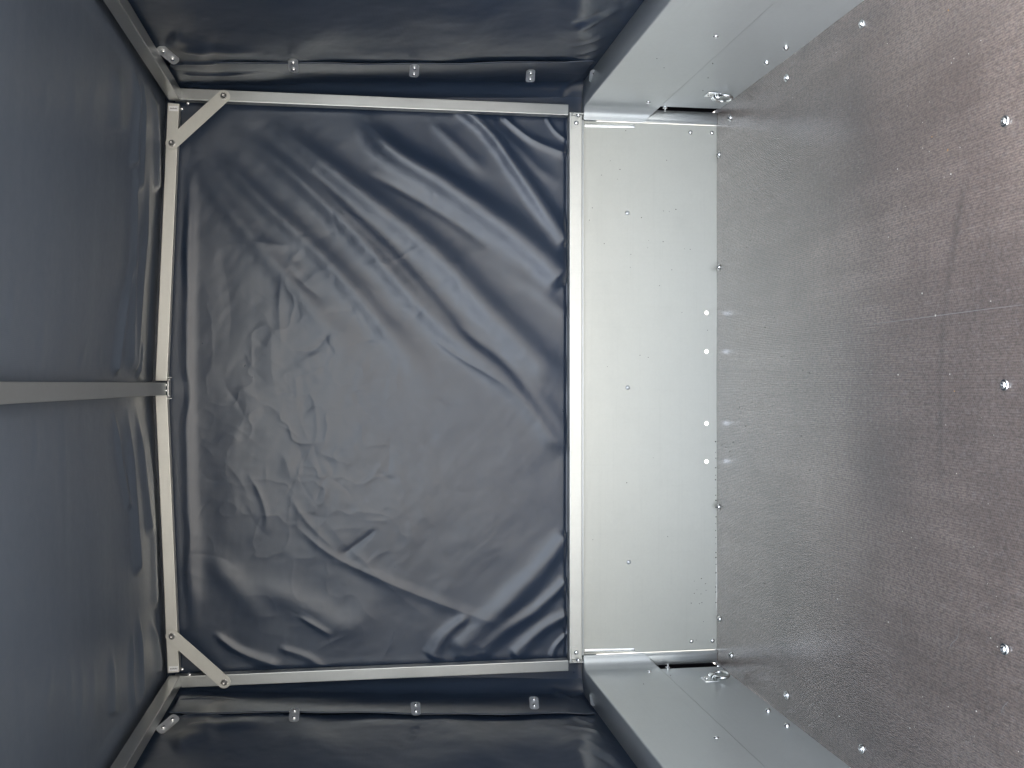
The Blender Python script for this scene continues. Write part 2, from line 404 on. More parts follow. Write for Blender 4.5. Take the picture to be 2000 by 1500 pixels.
for _ in range(46):
    x, y = (rnd.gauss(1412, 12), rnd.gauss(930, 60)) if rnd.random() < .5 else (rnd.uniform(1415, 1640), rnd.uniform(300, 1250))
    p = onZ(x, y, .0012)
    if p.y > YP - .004: continue
    r = bmesh.ops.create_icosphere(bm, subdivisions=1, radius=.0012 * rnd.uniform(.4, 1.1))
    for v in r['verts']: v.co = v.co * rnd.uniform(.7, 1.3) + p
tag(obj('dark_crumbs', bm, M_dirt_shadow), 'dark dirt grains along the foot of the pale headboard', 'dirt', kind='stuff')

# ================================================================ HEADBOARD (front metal panel)
hb = empty('headboard', (CX, YP, 0), 'pale galvanised steel headboard panel under the front tarpaulin', 'panel')
HW = .652; HZ = .3455; HR = .0052
holes = [onY(1380, yy, YP) for yy in (611, 686.5, 827, 901.5)]
hz = sum(p.z for p in holes) / 4; cell = .012
bm = bmesh.new()
def quad(bm, a, b, c, d): bm.faces.new([bm.verts.new(p) for p in (a, b, c, d)])
yb = YP + .0015
def plate_front(bm, y):
    xs_ = [CX - HW]
    for p in sorted(holes, key=lambda q: q.x): xs_ += [p.x - cell, p.x + cell]
    xs_.append(CX + HW)
    quad(bm, (CX - HW, y, .0), (CX + HW, y, .0), (CX + HW, y, hz - cell), (CX - HW, y, hz - cell))
    quad(bm, (CX - HW, y, hz + cell), (CX + HW, y, hz + cell), (CX + HW, y, HZ), (CX - HW, y, HZ))
    for i in range(0, len(xs_), 2):
        quad(bm, (xs_[i], y, hz - cell), (xs_[i + 1], y, hz - cell), (xs_[i + 1], y, hz + cell), (xs_[i], y, hz + cell))
    for p in holes:
        n = 32; inn = []; out = []
        for k in range(n):
            a = 2 * math.pi * (k + .5) / n; cx, cz = math.cos(a), math.sin(a); q = cell / max(abs(cx), abs(cz))
            inn.append(bm.verts.new((p.x + HR * cx, y, hz + HR * cz))); out.append(bm.verts.new((p.x + q * cx, y, hz + q * cz)))
        for k in range(n): bm.faces.new((inn[k], inn[(k + 1) % n], out[(k + 1) % n], out[k]))
        # corners of the square cell
        for sx in (-1, 1):
            for sz in (-1, 1):
                c0 = min(out, key=lambda v: (v.co.x - p.x - sx * cell) ** 2 + (v.co.z - hz - sz * cell) ** 2 - (1e-9 if abs(abs(v.co.x - p.x) - cell) < 1e-6 else 0))
                near = sorted(out, key=lambda v: (v.co.x - p.x - sx * cell) ** 2 + (v.co.z - hz - sz * cell) ** 2)[:2]
                cv = bm.verts.new((p.x + sx * cell, y, hz + sz * cell)); bm.faces.new((near[0], near[1], cv))
plate_front(bm, YP)
for p in holes:
    n = 32
    for k in range(n):
        a, b = 2 * math.pi * (k + .5) / n, 2 * math.pi * (k + 1.5) / n
        quad(bm, (p.x + HR * math.cos(a), YP, hz + HR * math.sin(a)), (p.x + HR * math.cos(b), YP, hz + HR * math.sin(b)), (p.x + HR * math.cos(b), YP + .002, hz + HR * math.sin(b)), (p.x + HR * math.cos(a), YP + .002, hz + HR * math.sin(a)))
plate_front(bm, YP + .002)
bmesh.ops.remove_doubles(bm, verts=bm.verts, dist=1e-6)
obj('panel_sheet', bm, M_galv, hb)
for px, py in ((1225.5, 416), (1226, 757), (1228, 1098)):
    head('rivet', onY(px, py, YP), (0, -1, 0), .0055, M_plate, hb, 'rivet', .0026)
for px, py in ((1348, 259), (1390, 260), (1350, 1252), (1391, 1251)):
    head('bolt', onY(px, py, YP), (0, -1, 0), .0058, M_zinc, hb, 'dome', .006)
# small dirt specks stuck to the sheet
specks = [(1192, 314), (1211, 331), (1131, 358), (1175, 342), (1206, 350), (1157, 406), (1151, 430), (1253, 425), (1307, 413), (1320, 409), (1180, 476), (1267, 470), (1295, 472), (1265, 484), (1337, 486), (1348, 487), (1232, 497), (1231, 522), (1312, 527), (1288, 558), (1332, 610), (1250, 694), (1266, 698), (1186, 716), (1224, 943), (1158, 1054), (1304, 1048), (1276, 894), (1296, 412), (1382, 645),
          (1356, 1135), (1370, 1130), (1378, 1140), (1361, 1152), (1379, 1153), (1356, 1159), (1366, 1179), (1371, 1177), (1374, 1214), (1360, 1250), (1222, 255), (1302, 313), (1369, 1160), (1350, 1178)]
bm = bmesh.new()
def speck(bm, p, r, nrm='y'):
    n = 7; c = bm.verts.new(p + (Vector((0, -.0005, 0)))); ring = []
    for k in range(n):
        a = 2 * math.pi * k / n; q = r * rnd.uniform(.7, 1.2); ring.append(bm.verts.new(p + Vector((q * math.cos(a), -.0001, q * 1.2 * math.sin(a)))))
    for k in range(n): bm.faces.new((c, ring[k], ring[(k + 1) % n]))
for x, y in specks: speck(bm, onY(x, y, YP), rnd.uniform(.0007, .0014))
for y in range(868, 1190, 14): speck(bm, onY(1398.5 + rnd.uniform(-1, 0), y + rnd.uniform(-6, 6), YP), rnd.uniform(.0008, .002))
tag(obj('dirt_specks', bm, M_dirt_shadow, hb), kind='stuff')

# polished strips added at the sheet's two upper side edges to make bright glints
for sgn in (-1, 1):
    y_ = 244.5 if sgn > 0 else 1271.5
    a, b = onY(1142, y_, YP), onY(1240, y_ - sgn * -2, YP)
    n = 9; m_ = 40; w_ = .0042; arr = np.zeros((n, m_, 3))
    for i in range(n):
        for j in range(m_):
            t = j / (m_ - 1); u = i / (n - 1) * 2 - 1
            e = min(1, (1 - t) / .06) ** .5 if t > .94 else 1
            arr[i, j] = (a.x + (b.x - a.x) * t + u * w_, YP - .0003 - .0006 * (1 - u * u) * e, a.z + (b.z - a.z) * t)
    grid_mesh('glint_strip', None, None, arr, M_glint, hb)

# corner channel behind the side plate's cut-away lower end
for sgn in (-1, 1):
    sx = CX + sgn * .654
    bm = bmesh.new()
    x0, x1 = sorted((CX + sgn * .6535, CX + sgn * .6835))
    add_box(bm, (x0, YP - .006, .001), (x1, YP + .03, .195), .0008, 2)
    x0, x1 = sorted((CX + sgn * .6545, CX + sgn * .6600)); add_box(bm, (x0, YP - .0075, .001), (x1, YP - .004, .185), .0004, 1)
    cp = obj('corner_channel', bm, M_alu, hb); autosmooth(cp)
    xb = CX + sgn * .675
    head('stud', onY(1404, 209 if sgn > 0 else 1303, YP - .006), (-sgn * .2, -1, 0), .005, M_zinc, cp, 'stud', .014)
x_ = None

# ================================================================ SIDE BOARDS
def side_board(sgn):
    where = 'upper' if sgn > 0 else 'lower'
    sb = empty('side_board', (CX + sgn * WX, 1.2, 0), 'galvanised side board with overlapping plates in the %s right of the photo' % where, 'side board', 'galvanised side boards of the trailer')
    yr = YR
    def B(xa, xb, ya, yb_, za, zb_, name, mt, bev=.001):
        lo, hi = sorted((CX + sgn * xa, CX + sgn * xb)); return box(name, (lo, ya, za), (hi, yb_, zb_), mt, sb, bev)
    B(WX, WX + .004, yr, YP - .028, .0005, .20, 'lower_sheet', M_galvs)
    B(WX + .006, WX + .03, YP - .06, YP + .04, .0005, .30, 'gap_shade', M_black, 0)  # black box painting the shade inside the corner slot
    B(WX - .0025, WX, yr, YP - .032, .1560, .1578, 'seam_shadow', M_dirt_shadow, 0)  # dark strip painting the shadow line under the upper plate's edge
    # upper plate with its front end folded inward and cut on the slant
    xin = WX - .0035; fold_y = YP - .010
    prof = [(xin, yr), (xin, 1.2), (xin, 2.0), (xin, 2.36)]
    for k in range(13):
        a = k / 12 * math.pi / 2; rr = .028; prof.append((xin - rr + rr * math.cos(a), fold_y - rr + rr * math.sin(a)))
    prof.append((.6508, fold_y))
    zt = .341; rt = .0020
    bm = bmesh.new(); rows = []
    for i, (x, y) in enumerate(prof):
        t = max(0, (xin - x) / (xin - .6508)); zb_ = .158 + .033 * t
        col = [zb_, zb_ + .0015, zb_ + .004, .20, .25, .30, zt - .006, zt - .0035, zt - .002]
        row = [bm.verts.new((CX + sgn * x, y, z)) for z in col]
        # rolled top edge going outwards
        nx, ny = (1, 0) if i < 8 else (math.cos(min(1, (i - 8) / 8) * 1.3), math.sin(min(1, (i - 8) / 8) * 1.3))
        for k in range(1, 6):
            a = k / 5 * math.pi / 2; o_ = rt * (1 - math.cos(a)); row.append(bm.verts.new((CX + sgn * (x + nx * o_), y + ny * o_, zt - .002 + rt * math.sin(a))))
        [row.append(bm.verts.new((CX + sgn * (x + nx * q), y + ny * q * .35, zt - .002 + rt))) for q in (.004, .008)]
        row.append(bm.verts.new((CX + sgn * (x + nx * .067), y + ny * .02, zt - .002 + rt)))
        rows.append(row)
    for a, b in zip(rows, rows[1:]):
        for k in range(len(a) - 1): bm.faces.new((a[k], a[k + 1], b[k + 1], b[k]))
    o = obj('upper_plate', bm, M_galvs, sb); autosmooth(o, 50); solid(o, .002, 0)
    def py(a): return a if sgn > 0 else 1516 - a
    # rivets and small bolts
    for a, b in (((1398, 71), (1399, 1441)), ((1266, 199.5), (1268, 1312))):
        q = a if sgn > 0 else b
        p = onX(q[0], q[1], CX + sgn * (xin - .001)); p.y = min(p.y, fold_y - .01)
        head('rivet', p, (-sgn, 0, 0), .0055, M_zinc, sb, 'rivet', .003)
    for q in (((1535, 92), (1497, 121)) if sgn > 0 else ((1537, 1419), (1500, 1390))):
        head('round_bolt', onX(q[0], q[1], CX + sgn * WX), (-sgn, 0, 0), .0062, M_zinc, sb, 'dome', .007)
    q = (1304, 203) if sgn > 0 else (1307, 1309)
    head('stud_bolt', onX(q[0], q[1], CX + sgn * (WX - .0)) if False else Vector((CX + sgn * (WX + .004), YP - .03, onX(q[0], q[1], CX + sgn * WX).z)), (-sgn, 0, 0), .0055, M_zinc, sb, 'stud', .016)
    bm = bmesh.new()
    for (x, y) in ((1283, 113), (1297, 131), (1392, 123), (1383, 151), (1373, 176)):
        if sgn < 0: x, y = {1283: (1257, 1337), 1297: (1158, 1286), 1392: (1310, 1320)}.get(x, (0, 0))
        if not x: continue
        zz = onX(x, y, CX + sgn * (xin if x < 1300 else WX)); p = zz - Vector((sgn * .0012, 0, 0))
        r = bmesh.ops.create_icosphere(bm, subdivisions=1, radius=.0011)
        for v in r['verts']: v.co += p
    tag(obj('dirt_specks', bm, M_dirt_shadow, sb), kind='stuff')
    return sb
for s in (1, -1): side_board(s)

# ================================================================ LASHING RINGS
def tube(bm, pts, r, seg=10, closed=False):
    n = len(pts); rings = []
    for i in range(n):
        a = pts[(i - 1) % n] if closed or i else pts[0]; b = pts[(i + 1) % n] if closed or i < n - 1 else pts[-1]
        M_ = frame_from((b - a)); rings.append([bm.verts.new(pts[i] + (M_.to_3x3() @ Vector((r * math.cos(2 * math.pi * k / seg), r * math.sin(2 * math.pi * k / seg), 0)))) for k in range(seg)])
    for i in range(n if closed else n - 1):
        A_, B_ = rings[i], rings[(i + 1) % n]
        # align start vertex
        o_ = min(range(seg), key=lambda k: (A_[0].co - B_[k].co).length)
        for k in range(seg): bm.faces.new((A_[k], A_[(k + 1) % seg], B_[(k + 1 + o_) % seg], B_[(k + o_) % seg]))
def lashing(sgn):
    q = (1410, 184) if sgn > 0 else (1408, 1326)
    xw = CX + sgn * WX; p = onX(*q, xw); p.z = max(p.z, .052)
    p.y = min(p.y, YP - .055)
    e = empty('lashing_ring', p, 'shiny zinc lashing ring on the %s side board beside the headboard corner' % ('upper' if sgn > 0 else 'lower'), 'lashing ring', 'zinc lashing rings in the corners')
    n = Vector((-sgn, 0, 0))
    # base plate
    bm = bmesh.new(); add_box(bm, (-.003, -.020, -.004), (.0, .020, .030), .0012)
    bm.transform(Matrix.Translation(p + n * .0015) @ Matrix.Diagonal((1, 1, 1, 1))); autosmooth(obj('base_plate', bm, M_zinc, e))
    head('screw', p + n * .003 + Vector((0, 0, .021)), n, .0055, M_zinc, e, 'dome', .004)
    # saddle strap bent over the ring's straight bar
    bm = bmesh.new(); pr = []
    for k in range(9):
        a = math.pi * k / 8; pr.append((.003 + .010 * math.sin(a), .008 * math.cos(a) + .004))
    rows = [[bm.verts.new(p + n * dx + Vector((0, y, dz))) for dx, dz in pr] for y in (-.013, .013)]
    for k in range(8): bm.faces.new((rows[0][k], rows[0][k + 1], rows[1][k + 1], rows[1][k]))
    o = obj('saddle', bm, M_zinc, e); autosmooth(o, 60); solid(o, .0025, 0)
    # the ring hangs down, tipped away from the board
    bm = bmesh.new(); pts = []
    down = (Vector((0, 0, -1)) + n * .10).normalized(); top = p + n * .0075 + Vector((0, 0, .004))
    for k in range(28):
        a = 2 * math.pi * k / 28; pts.append(top + down * (.018 - .018 * math.cos(a)) + Vector((0, 1, 0)) * .024 * math.sin(a))
    tube(bm, pts, .0040, 10, True); o = obj('ring', bm, M_zinc, e, True)
for s in (1, -1): lashing(s)

# ================================================================ COVER FRAME
fr = empty('cover_frame', (CX, YF, .345), 'galvanised square tube frame holding the tarpaulin, with diagonal corner braces', 'frame')
# bottom crossbar
box('crossbar', (CX - .668, YF, .3462), (CX + .668, YF + .028, .3775), M_brace, fr, .0018, 3)
box('crossbar_lip', (CX - .650, YF + .001, .3415), (CX + .650, YF + .006, .3460), M_alu, fr, .0008)
for s in (-1, 1):
    lo, hi = sorted((CX + s * .660, CX + s * .686)); 
    post = box('corner_post', (lo, YF, .380), (hi, YF + .026, H + .412), M_alu, fr, .0013, 2)
    # folded bracket that joins post and crossbar
    lo, hi = sorted((CX + s * .627, CX + s * .6575))
    br = box('corner_bracket', (lo, YF - .0018, .350), (hi, YF - .0004, .373), M_brace, fr, .0006)
    head('bolt', Vector((CX + s * .641, YF - .0025, .3615)), (0, -1, 0), .0060, M_zinc, br, 'dome', .005)
    lo, hi = sorted((CX + s * .658, CX + s * .6605))
    br = box('corner_bracket', (lo, YF - .024, .347), (hi, YF - .0004, .373), M_alu, fr, .0006)
    head('bolt', Vector((CX + s * .6575, YF - .012, .3585)), (-s, 0, 0), .0058, M_zinc, br, 'dome', .006)
# roof bow halves
zc_e, zc_m = H + .412, H + .439
for s in (-1, 1):
    beam('roof_bow', (CX + s * .651, YF + .013, zc_e), (CX + s * .0165, YF + .013, zc_m), (0, 0, 1), .026, .0255, M_brace, fr, .0012)
    # eave rail running back towards the viewer
    beam('eave_rail', (CX + s * .6695, YF - .002, H + .4085), (CX + s * .6695, YR, H + .4085), (0, 0, 1), .027, .026, M_alu, fr, .0012)
rb = beam('ridge_beam', (CX - .002, YF + .004, H + .441), (CX - .002, YR, H + .441), (0, 0, 1), .028, .026, M_alu, fr, .0012)
# joint plate where the ridge beam meets the bow
jp = box('joint_plate', (CX - .018, YF - .001, H + .4225), (CX + .016, YF + .0265, H + .4255), M_alu, fr, .0008)
for s in (-1, 1):
    for k in (.008, .018): head('bolt', Vector((CX + s * .0185, YF + k, H + .4235)), (0, 0, -1), .003, M_zinc, jp, 'dome', .003)
    head('bolt', Vector((CX + s * .024, YF + .012, H + .426)), (0, 0, -1), .0028, M_zinc, jp, 'stud', .009)
for k in (-.006, .007): head('bolt', Vector((CX + k, YF - .001, H + .4275)), (0, -1, 0), .0035, M_zinc, jp, 'dome', .003)
# diagonal braces
def brace(pa, pb):
    a = onY(*pa, YF - .003); b = onY(*pb, YF - .003); d = b - a; L = d.length; d.normalize()
    n = Vector((0, -1, 0)); sd_ = d.cross(n); wv = .0143; t = .0015
    bm = bmesh.new(); ring = []
    for cen, a0 in ((b, -90), (a, 90)):
        for k in range(13):
            an = R(a0 + 180 * k / 12); ring.append(cen + d * (wv * math.cos(an)) + sd_ * (wv * math.sin(an)))
    f = bm.faces.new([bm.verts.new(p + n * t) for p in ring])
    ex = bmesh.ops.extrude_face_region(bm, geom=[f]); bmesh.ops.translate(bm, verts=[v for v in ex['geom'] if isinstance(v, bmesh.types.BMVert)], vec=-n * 2 * t)
    bmesh.ops.bevel(bm, geom=[e for e in bm.edges if abs((e.verts[0].co - e.verts[1].co).y) < 1e-5], offset=.0006, segments=2, affect='EDGES')
    o = obj('corner_brace', bm, M_brace, fr); autosmooth(o, 35)
    for p in (a, b): head('bolt', p + n * (t + .0001), n, .0062, M_steel, o, 'socket', .0062)
brace((437, 188), (336, 280)); brace((336, 1242), (438, 1332))
# white stickers with a line of print
for s, py in ((1, 212), (-1, 1306)):
    p = onY(339, py, YF - .0006)
    st = box('sticker', (p.x - .0058, YF - .0014, p.z - .0105), (p.x + .0058, YF - .0004, p.z + .0105), M_paper, fr, 0)
    bm = bmesh.new()
    for k in range(9): add_box(bm, (p.x - .0012, YF - .0016, p.z - .0075 + k * .0017), (p.x + .0014 * (1 if k % 3 else .4), YF - .0013, p.z - .0064 + k * .0017))
    obj('print', bm, M_ink, st)
# bolts round the upper corners
for s in (1, -1):
    q = (349, 183) if s > 0 else (351, 1340); head('bolt', onY(*q, YF - .001), (0, -1, 0), .0048, M_zinc, fr, 'dome', .005)
    for q in (((367, 202), (355, 213)) if s > 0 else ((370, 1318), (356, 1307))):
        p = onY(*q, YF + .012)
        head('bolt', p, (-s * .5, -.8, 0), .0035, M_zinc, fr, 'stud', .008)

# ================================================================ TARPAULIN COVER
tc = empty('tarpaulin_cover', (CX, 1.2, .35), 'creased dark navy tarpaulin cover stretched over the metal frame', 'tarpaulin')
# ---- front sheet
xs = np.linspace(CX - .755, CX + .755, 680); zs = np.linspace(.300, H + .478, 525)
Xg, Zg = np.meshgrid(xs, zs, indexing='ij')
PX, PY = proj(Xg, np.full_like(Xg, YT), Zg)
U = 0.001
h = np.zeros_like(PX)
def A(pts, w_, a, tp=(.15, .15), sh=0):
    global h
    h = h + fold(PX, PY, pts, w_, a * U, tp, sh)
# long diagonal folds from the upper edge down to the crossbar (photo: upper left to lower right)
A([(690, 205), (755, 285), (870, 357), (975, 432), (1045, 487), (1112, 552)], 27, 17, (.2, .05))
A([(880, 195), (950, 250), (1010, 330), (1065, 410), (1112, 480)], 16, 11, (.1, .05))
A([(940, 212), (1000, 275), (1060, 335), (1112, 365)], 11, 3, (.1, .3))
A([(975, 222), (1040, 272), (1112, 302)], 8, 5, (.1, .1), .3)
A([(1065, 225), (1085, 255), (1112, 275)], 5, 3, (.1, .1), .3)
A([(500, 215), (620, 310), (750, 410), (860, 500), (960, 610), (1040, 690), (1112, 770)], 26, 10.5, (.25, .1))
A([(440, 240), (560, 330), (690, 450), (790, 560), (880, 650), (990, 740), (1060, 810), (1112, 890)], 22, 8, (.2, .05))
A([(880, 620), (930, 665), (985, 705), (1050, 790), (1110, 875)], 12, -3, (.2, .1))
A([(400, 270), (500, 380), (620, 490), (730, 610), (820, 720), (880, 790)], 20, 6, (.2, .3))
A([(370, 300), (440, 400), (540, 520), (640, 640), (720, 760)], 22, 4.5, (.2, .4))
A([(830, 650), (900, 700), (960, 735), (1010, 770)], 8, 1.6, (.3, .3), .5)
A([(380, 470), (470, 490), (560, 545)], 28, 1.5, (.3, .3))
# lower (photo right-bottom) corner fan
A([(1112, 1040), (1050, 1120), (960, 1210), (880, 1285)], 22, 8, (.05, .1))
A([(1112, 1130), (1050, 1190), (990, 1230), (930, 1285)], 13, 6, (.05, .1))
A([(1112, 1200), (1060, 1230), (1000, 1288)], 12, 6, (.05, .1))
A([(1112, 1235), (1085, 1265), (1078, 1290)], 5, 3, (.1, .1))
A([(920, 1200), (870, 1240), (840, 1290)], 12, 5, (.2, .1))
A([(560, 300), (650, 385), (760, 490), (850, 590), (950, 700)], 11, 2.5, (.3, .3))
A([(700, 330), (800, 380), (900, 440), (980, 500)], 10, -2.5, (.3, .3))
A([(830, 225), (900, 290), (960, 350)], 12, 3, (.3, .3))
A([(1112, 620), (1040, 560), (960, 510)], 16, 2.5, (.1, .4))
# straight crease
A([(560, 1010), (640, 1080), (740, 1130), (860, 1180), (1000, 1228)], 10, 2.4, (.2, .15), .4)
A([(620, 1000), (690, 1080), (800, 1180), (880, 1230)], 18, 1.5, (.3, .3), .3)
A([(740, 1030), (700, 1062), (660, 1090)], 7, -2.2, (.3, .3), .4)
# sheen roll along the roof bow
A([(372, 300), (366, 500), (362, 760), (366, 1000), (378, 1240)], 14, 5.5, (.15, .1))
# lower left streaks
A([(415, 1235), (470, 1275), (555, 1305)], 9, 5, (.2, .2), .3)
A([(540, 1265), (600, 1285), (640, 1310)], 8, 3, (.2, .2), .2)
A([(575, 1200), (620, 1225), (655, 1245)], 6, 2.5, (.3, .3), .4)
A([(470, 1130), (560, 1170), (660, 1220), (760, 1225)], 26, 4, (.3, .3))
A([(400, 1080), (470, 1160), (540, 1230)], 26, 4, (.3, .3))
# crumpled middle
crump = [([(600, 480), (570, 510), (600, 540)], 11, 3), ([(560, 520), (600, 560), (640, 590)], 9, -3), ([(550, 530), (545, 600), (550, 690)], 9, 3), ([(555, 680), (610, 684), (645, 652), (665, 665)], 6, -2.5),
         ([(700, 515), (740, 515), (770, 520)], 8, 2), ([(580, 860), (590, 900), (590, 930)], 14, -4), ([(545, 880), (560, 905), (570, 950)], 11, 3), ([(480, 920), (505, 960), (520, 1010), (515, 1050)], 7, 4), ([(630, 890), (650, 920), (640, 945)], 9, -2.5),
         ([(845, 772), (880, 786), (905, 785)], 6, -2.5), ([(735, 920), (760, 935), (778, 938)], 6, -2), ([(560, 960), (600, 1020), (670, 1090)], 8, 3), ([(430, 560), (520, 620), (530, 720), (545, 800), (540, 880)], 20, 3), ([(600, 690), (720, 700), (780, 720)], 30, -3),
         ([(460, 700), (480, 800), (440, 900), (460, 1000)], 24, 3), ([(700, 850), (800, 830), (900, 850)], 40, 2.5), ([(420, 450), (450, 600), (440, 720)], 18, -2.5), ([(480, 470), (560, 480), (590, 470)], 12, 3)]
for pts, w_, a in crump: A(pts, w_, a * .42, (.35, .35), .35)
rs = random.Random(11)
for k in range(150):   # short random creases, denser in the middle left
    x = rs.gauss(600, 130); y = rs.gauss(800, 230)
    if not (385 < x < 1080 and 260 < y < 1270): continue
    an = rs.choice([R(45), R(60), R(100), R(150), R(10)]) + rs.gauss(0, .3); L = rs.uniform(18, 70); bx, by = rs.gauss(0, 9), rs.gauss(0, 9)
    A([(x - L * math.cos(an), y - L * math.sin(an)), (x + bx, y + by), (x + L * math.cos(an), y + L * math.sin(an))], rs.uniform(4, 10), rs.choice([-1, 1]) * rs.uniform(.2, .6), (.45, .45), .5)
h += .0018 * fbm(PX / 160, PY / 160, 3, 3) + .0004 * fbm(PX / 45 + PY / 90, PY / 60, 8, 3)
# ridged crumple noise
rn = 1 - np.abs(fbm(PX / 75, PY / 75, 21, 3)); msk = np.exp(-((PX - 600) / 210) ** 2 - ((PY - 850) / 330) ** 2)
h += .0010 * msk * rn ** 3
# hem groove just above the crossbar
d = PX - 1106; h -= .0016 * np.exp(-(d / 2.2) ** 2)
# flatten under the frame tubes so the sheet never pokes through them
edge = np.clip((PX - 352 - 7 * VN(90)(PY / 70, PY * 0)) / 13, 0, 1) * np.clip((1118 - PX) / 10, .35, 1) * np.clip((PY - 207) / 11, 0, 1) * np.clip((1311 - PY) / 11, 0, 1)
h *= edge
Yg = YT - h + .004
Yg = np.maximum(Yg, YF + .008) ; Yg = np.where((PX < 350) | (PY < 212) | (PY > 1306), np.maximum(Yg, YF + .030), Yg)
top = (H + .4665 - .030 * np.abs(Xg - CX) / .66)
Zc = np.minimum(Zg, top + .012)
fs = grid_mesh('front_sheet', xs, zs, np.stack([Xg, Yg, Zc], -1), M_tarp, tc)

# ---- side sheets
def side_x(z): return .745 - (np.maximum(z, .34) - .34) / (.96) * .049
def side_sheet(s):
    ys = np.linspace(YR, YT + .012, 420); zs = np.linspace(.27, H + .455, 330)
    Yg, Zg = np.meshgrid(ys, zs, indexing='ij')
    Xb = CX + s * side_x(Zg)
    PX, PY = proj(Xb, np.maximum(Yg, .6), Zg)
    if s < 0: PY = 1516 - PY
    hh = np.zeros_like(PX); rv = random.Random(5)
    def A(pts, w_, a, tp=(.15, .15), sh=0):
        nonlocal hh; jx, jy, ja = (0, 0, 1) if s > 0 else (rv.uniform(-14, 14), rv.uniform(-7, 7), rv.uniform(.5, 1.3)); a = a * ja; pts = [(x + jx + rv.uniform(-4, 4) * (s < 0), y + jy + rv.uniform(-3, 3) * (s < 0)) for x, y in pts]; hh = hh + fold(PX, PY, pts, w_, a * U, tp, sh)
    # bulge and wrinkles next to the board (they catch the light)
    A([(1145, -60), (1140, 20), (1130, 100)], 38, 14, (.1, .3))
    A([(1110, 55), (1160, 35), (1225, 15)], 7, 4, (.3, .3)); A([(1105, 95), (1160, 75), (1200, 65)], 5, 3, (.3, .3), .3)
    A([(1110, 40), (1150, 28), (1190, 22)], 5, -3, (.3, .3)); A([(1120, 110), (1160, 98), (1185, 92)], 4, 3, (.3, .3), .4)
    A([(1085, 170), (1120, 158), (1150, 140)], 4, 4, (.3, .1)); A([(1060, 130), (1110, 122), (1170, 112)], 4, 3, (.3, .1), .4)
    A([(1000, 182), (1080, 180), (1140, 168)], 3, 4, (.4, .05), .5)
    # drape below the eave
    A([(350, 90), (430, 95), (520, 100)], 9, 6, (.1, .4)); A([(330, 60), (360, 80), (420, 96)], 16, 6, (.2, .3))
    A([(350, 122), (400, 122), (440, 118)], 4, 5, (.1, .3), .3); A([(355, 142), (420, 144), (520, 140)], 2.5, 4, (.1, .5), .4)
    A([(360, 168), (400, 168), (440, 172)], 5, 5, (.1, .3))
    A([(560, -40), (600, 40), (640, 100)], 60, 5, (.3, .3)); A([(850, -60), (900, 20), (960, 90)], 70, 6, (.3, .3))
    hh += .0035 * fbm(Yg * 2.6, Zg * 2.6, 31 + (s > 0), 3) + .0007 * fbm(Yg * 12, Zg * 12, 41, 3)
    hh *= np.clip((Zg - .344) / .035, 0, 1)
    # near the front corner the sheet turns in behind the post
    tcor = np.clip((Yg - (YT - .04)) / .05, 0, 1)
    X = Xb - s * hh - s * .035 * tcor ** 2
    grid_mesh('side_sheet', ys, zs, np.stack([X, Yg, Zg], -1), M_tarps, tc)
    # overlapping corner flap with a wavy welded hem
    n = 60; m_ = 260; arr = np.zeros((n, m_, 3))
    for j in range(m_):
        z = .352 + (H + .395 - .352) * j / (m_ - 1)
        y0 = 2.272 + .006 * math.sin(z * 9 + s) + .003 * math.sin(z * 31); y1 = 2.425 - .010 * math.sin((z - .35) * 3.3)
        for i in range(n):
            u = i / (n - 1); y = y0 + (y1 - y0) * u
            base = side_x(z); e = .0035 + .0015 * math.sin(u * 3.1) + .002 * math.sin(z * 6 + u * 2 + s * 2) * u + .0015 * math.sin(z * 47 + u * 5) * max(0, (.55 - z) * 4) + .0016 * math.sin(z * 40 + 9 * u) * max(0, (z - 1.15) * 5)
            arr[i, j] = (CX + s * (base - e + .007 * u - (.0012 if 0 < i < 3 else 0)), y, z)
    o = grid_mesh('corner_flap', None, None, arr, M_tarps, tc); solid(o, .0012, 0)
    # fastener plates riveted through the flap
    if s > 0: L = [(573, 127, 0, 1), (809, 137, 0, 1), (1036, 147, 4, 1), (1160, 147, 4, 1)]
    else: L = [(575, 1397, 0, 1), (812, 1385, 0, 1), (1043, 1374, 4, 1), (1161, 1368, 4, 1)]
    L.append((328, 106, 22, 1.15) if s > 0 else (328, 1415, 22, 1.15))
    for px, py, tilt, sc_ in L:
        p = onX(px, py, CX + s * .710)
        for _ in range(4): p = onX(px, py, CX + s * (side_x(p.z) - .014))
        p.y = min(p.y, 2.425)
        nrm = Vector((-s, -.42, 0)).normalized(); along = Vector((0, 0, 1)).cross(nrm).normalized()
        up = Vector((0, 0, 1)); Rm = Matrix.Rotation(R(tilt * 1.6) * s, 3, nrm); along = Rm @ along; upv = Rm @ up
        if tilt > 20: nrm = Vector((-s * .8, -.6, -.1)).normalized(); along = (Vector((s * .5, -.55, .62))).normalized(); along = (along - nrm * along.dot(nrm)).normalized(); upv = nrm.cross(along)
        bm = bmesh.new(); ring = []
        aw, ah, rr = .0215 * sc_, .0105, .0075
        for cx_, cy_, a0 in ((aw - rr, ah - rr, 0), (-aw + rr, ah - rr, 90), (-aw + rr, -ah + rr, 180), (aw - rr, -ah + rr, 270)):
            for k in range(6):
                an = R(a0 + 90 * k / 5); ring.append(p + along * (cx_ + rr * math.cos(an)) + upv * (cy_ + rr * math.sin(an)))
        f = bm.faces.new([bm.verts.new(q + nrm * .001) for q in ring]); ex = bmesh.ops.extrude_face_region(bm, geom=[f])
        bmesh.ops.translate(bm, verts=[v for v in ex['geom'] if isinstance(v, bmesh.types.BMVert)], vec=nrm * .0016)
        pl = obj('fastener_plate', bm, M_plate, tc); autosmooth(pl)
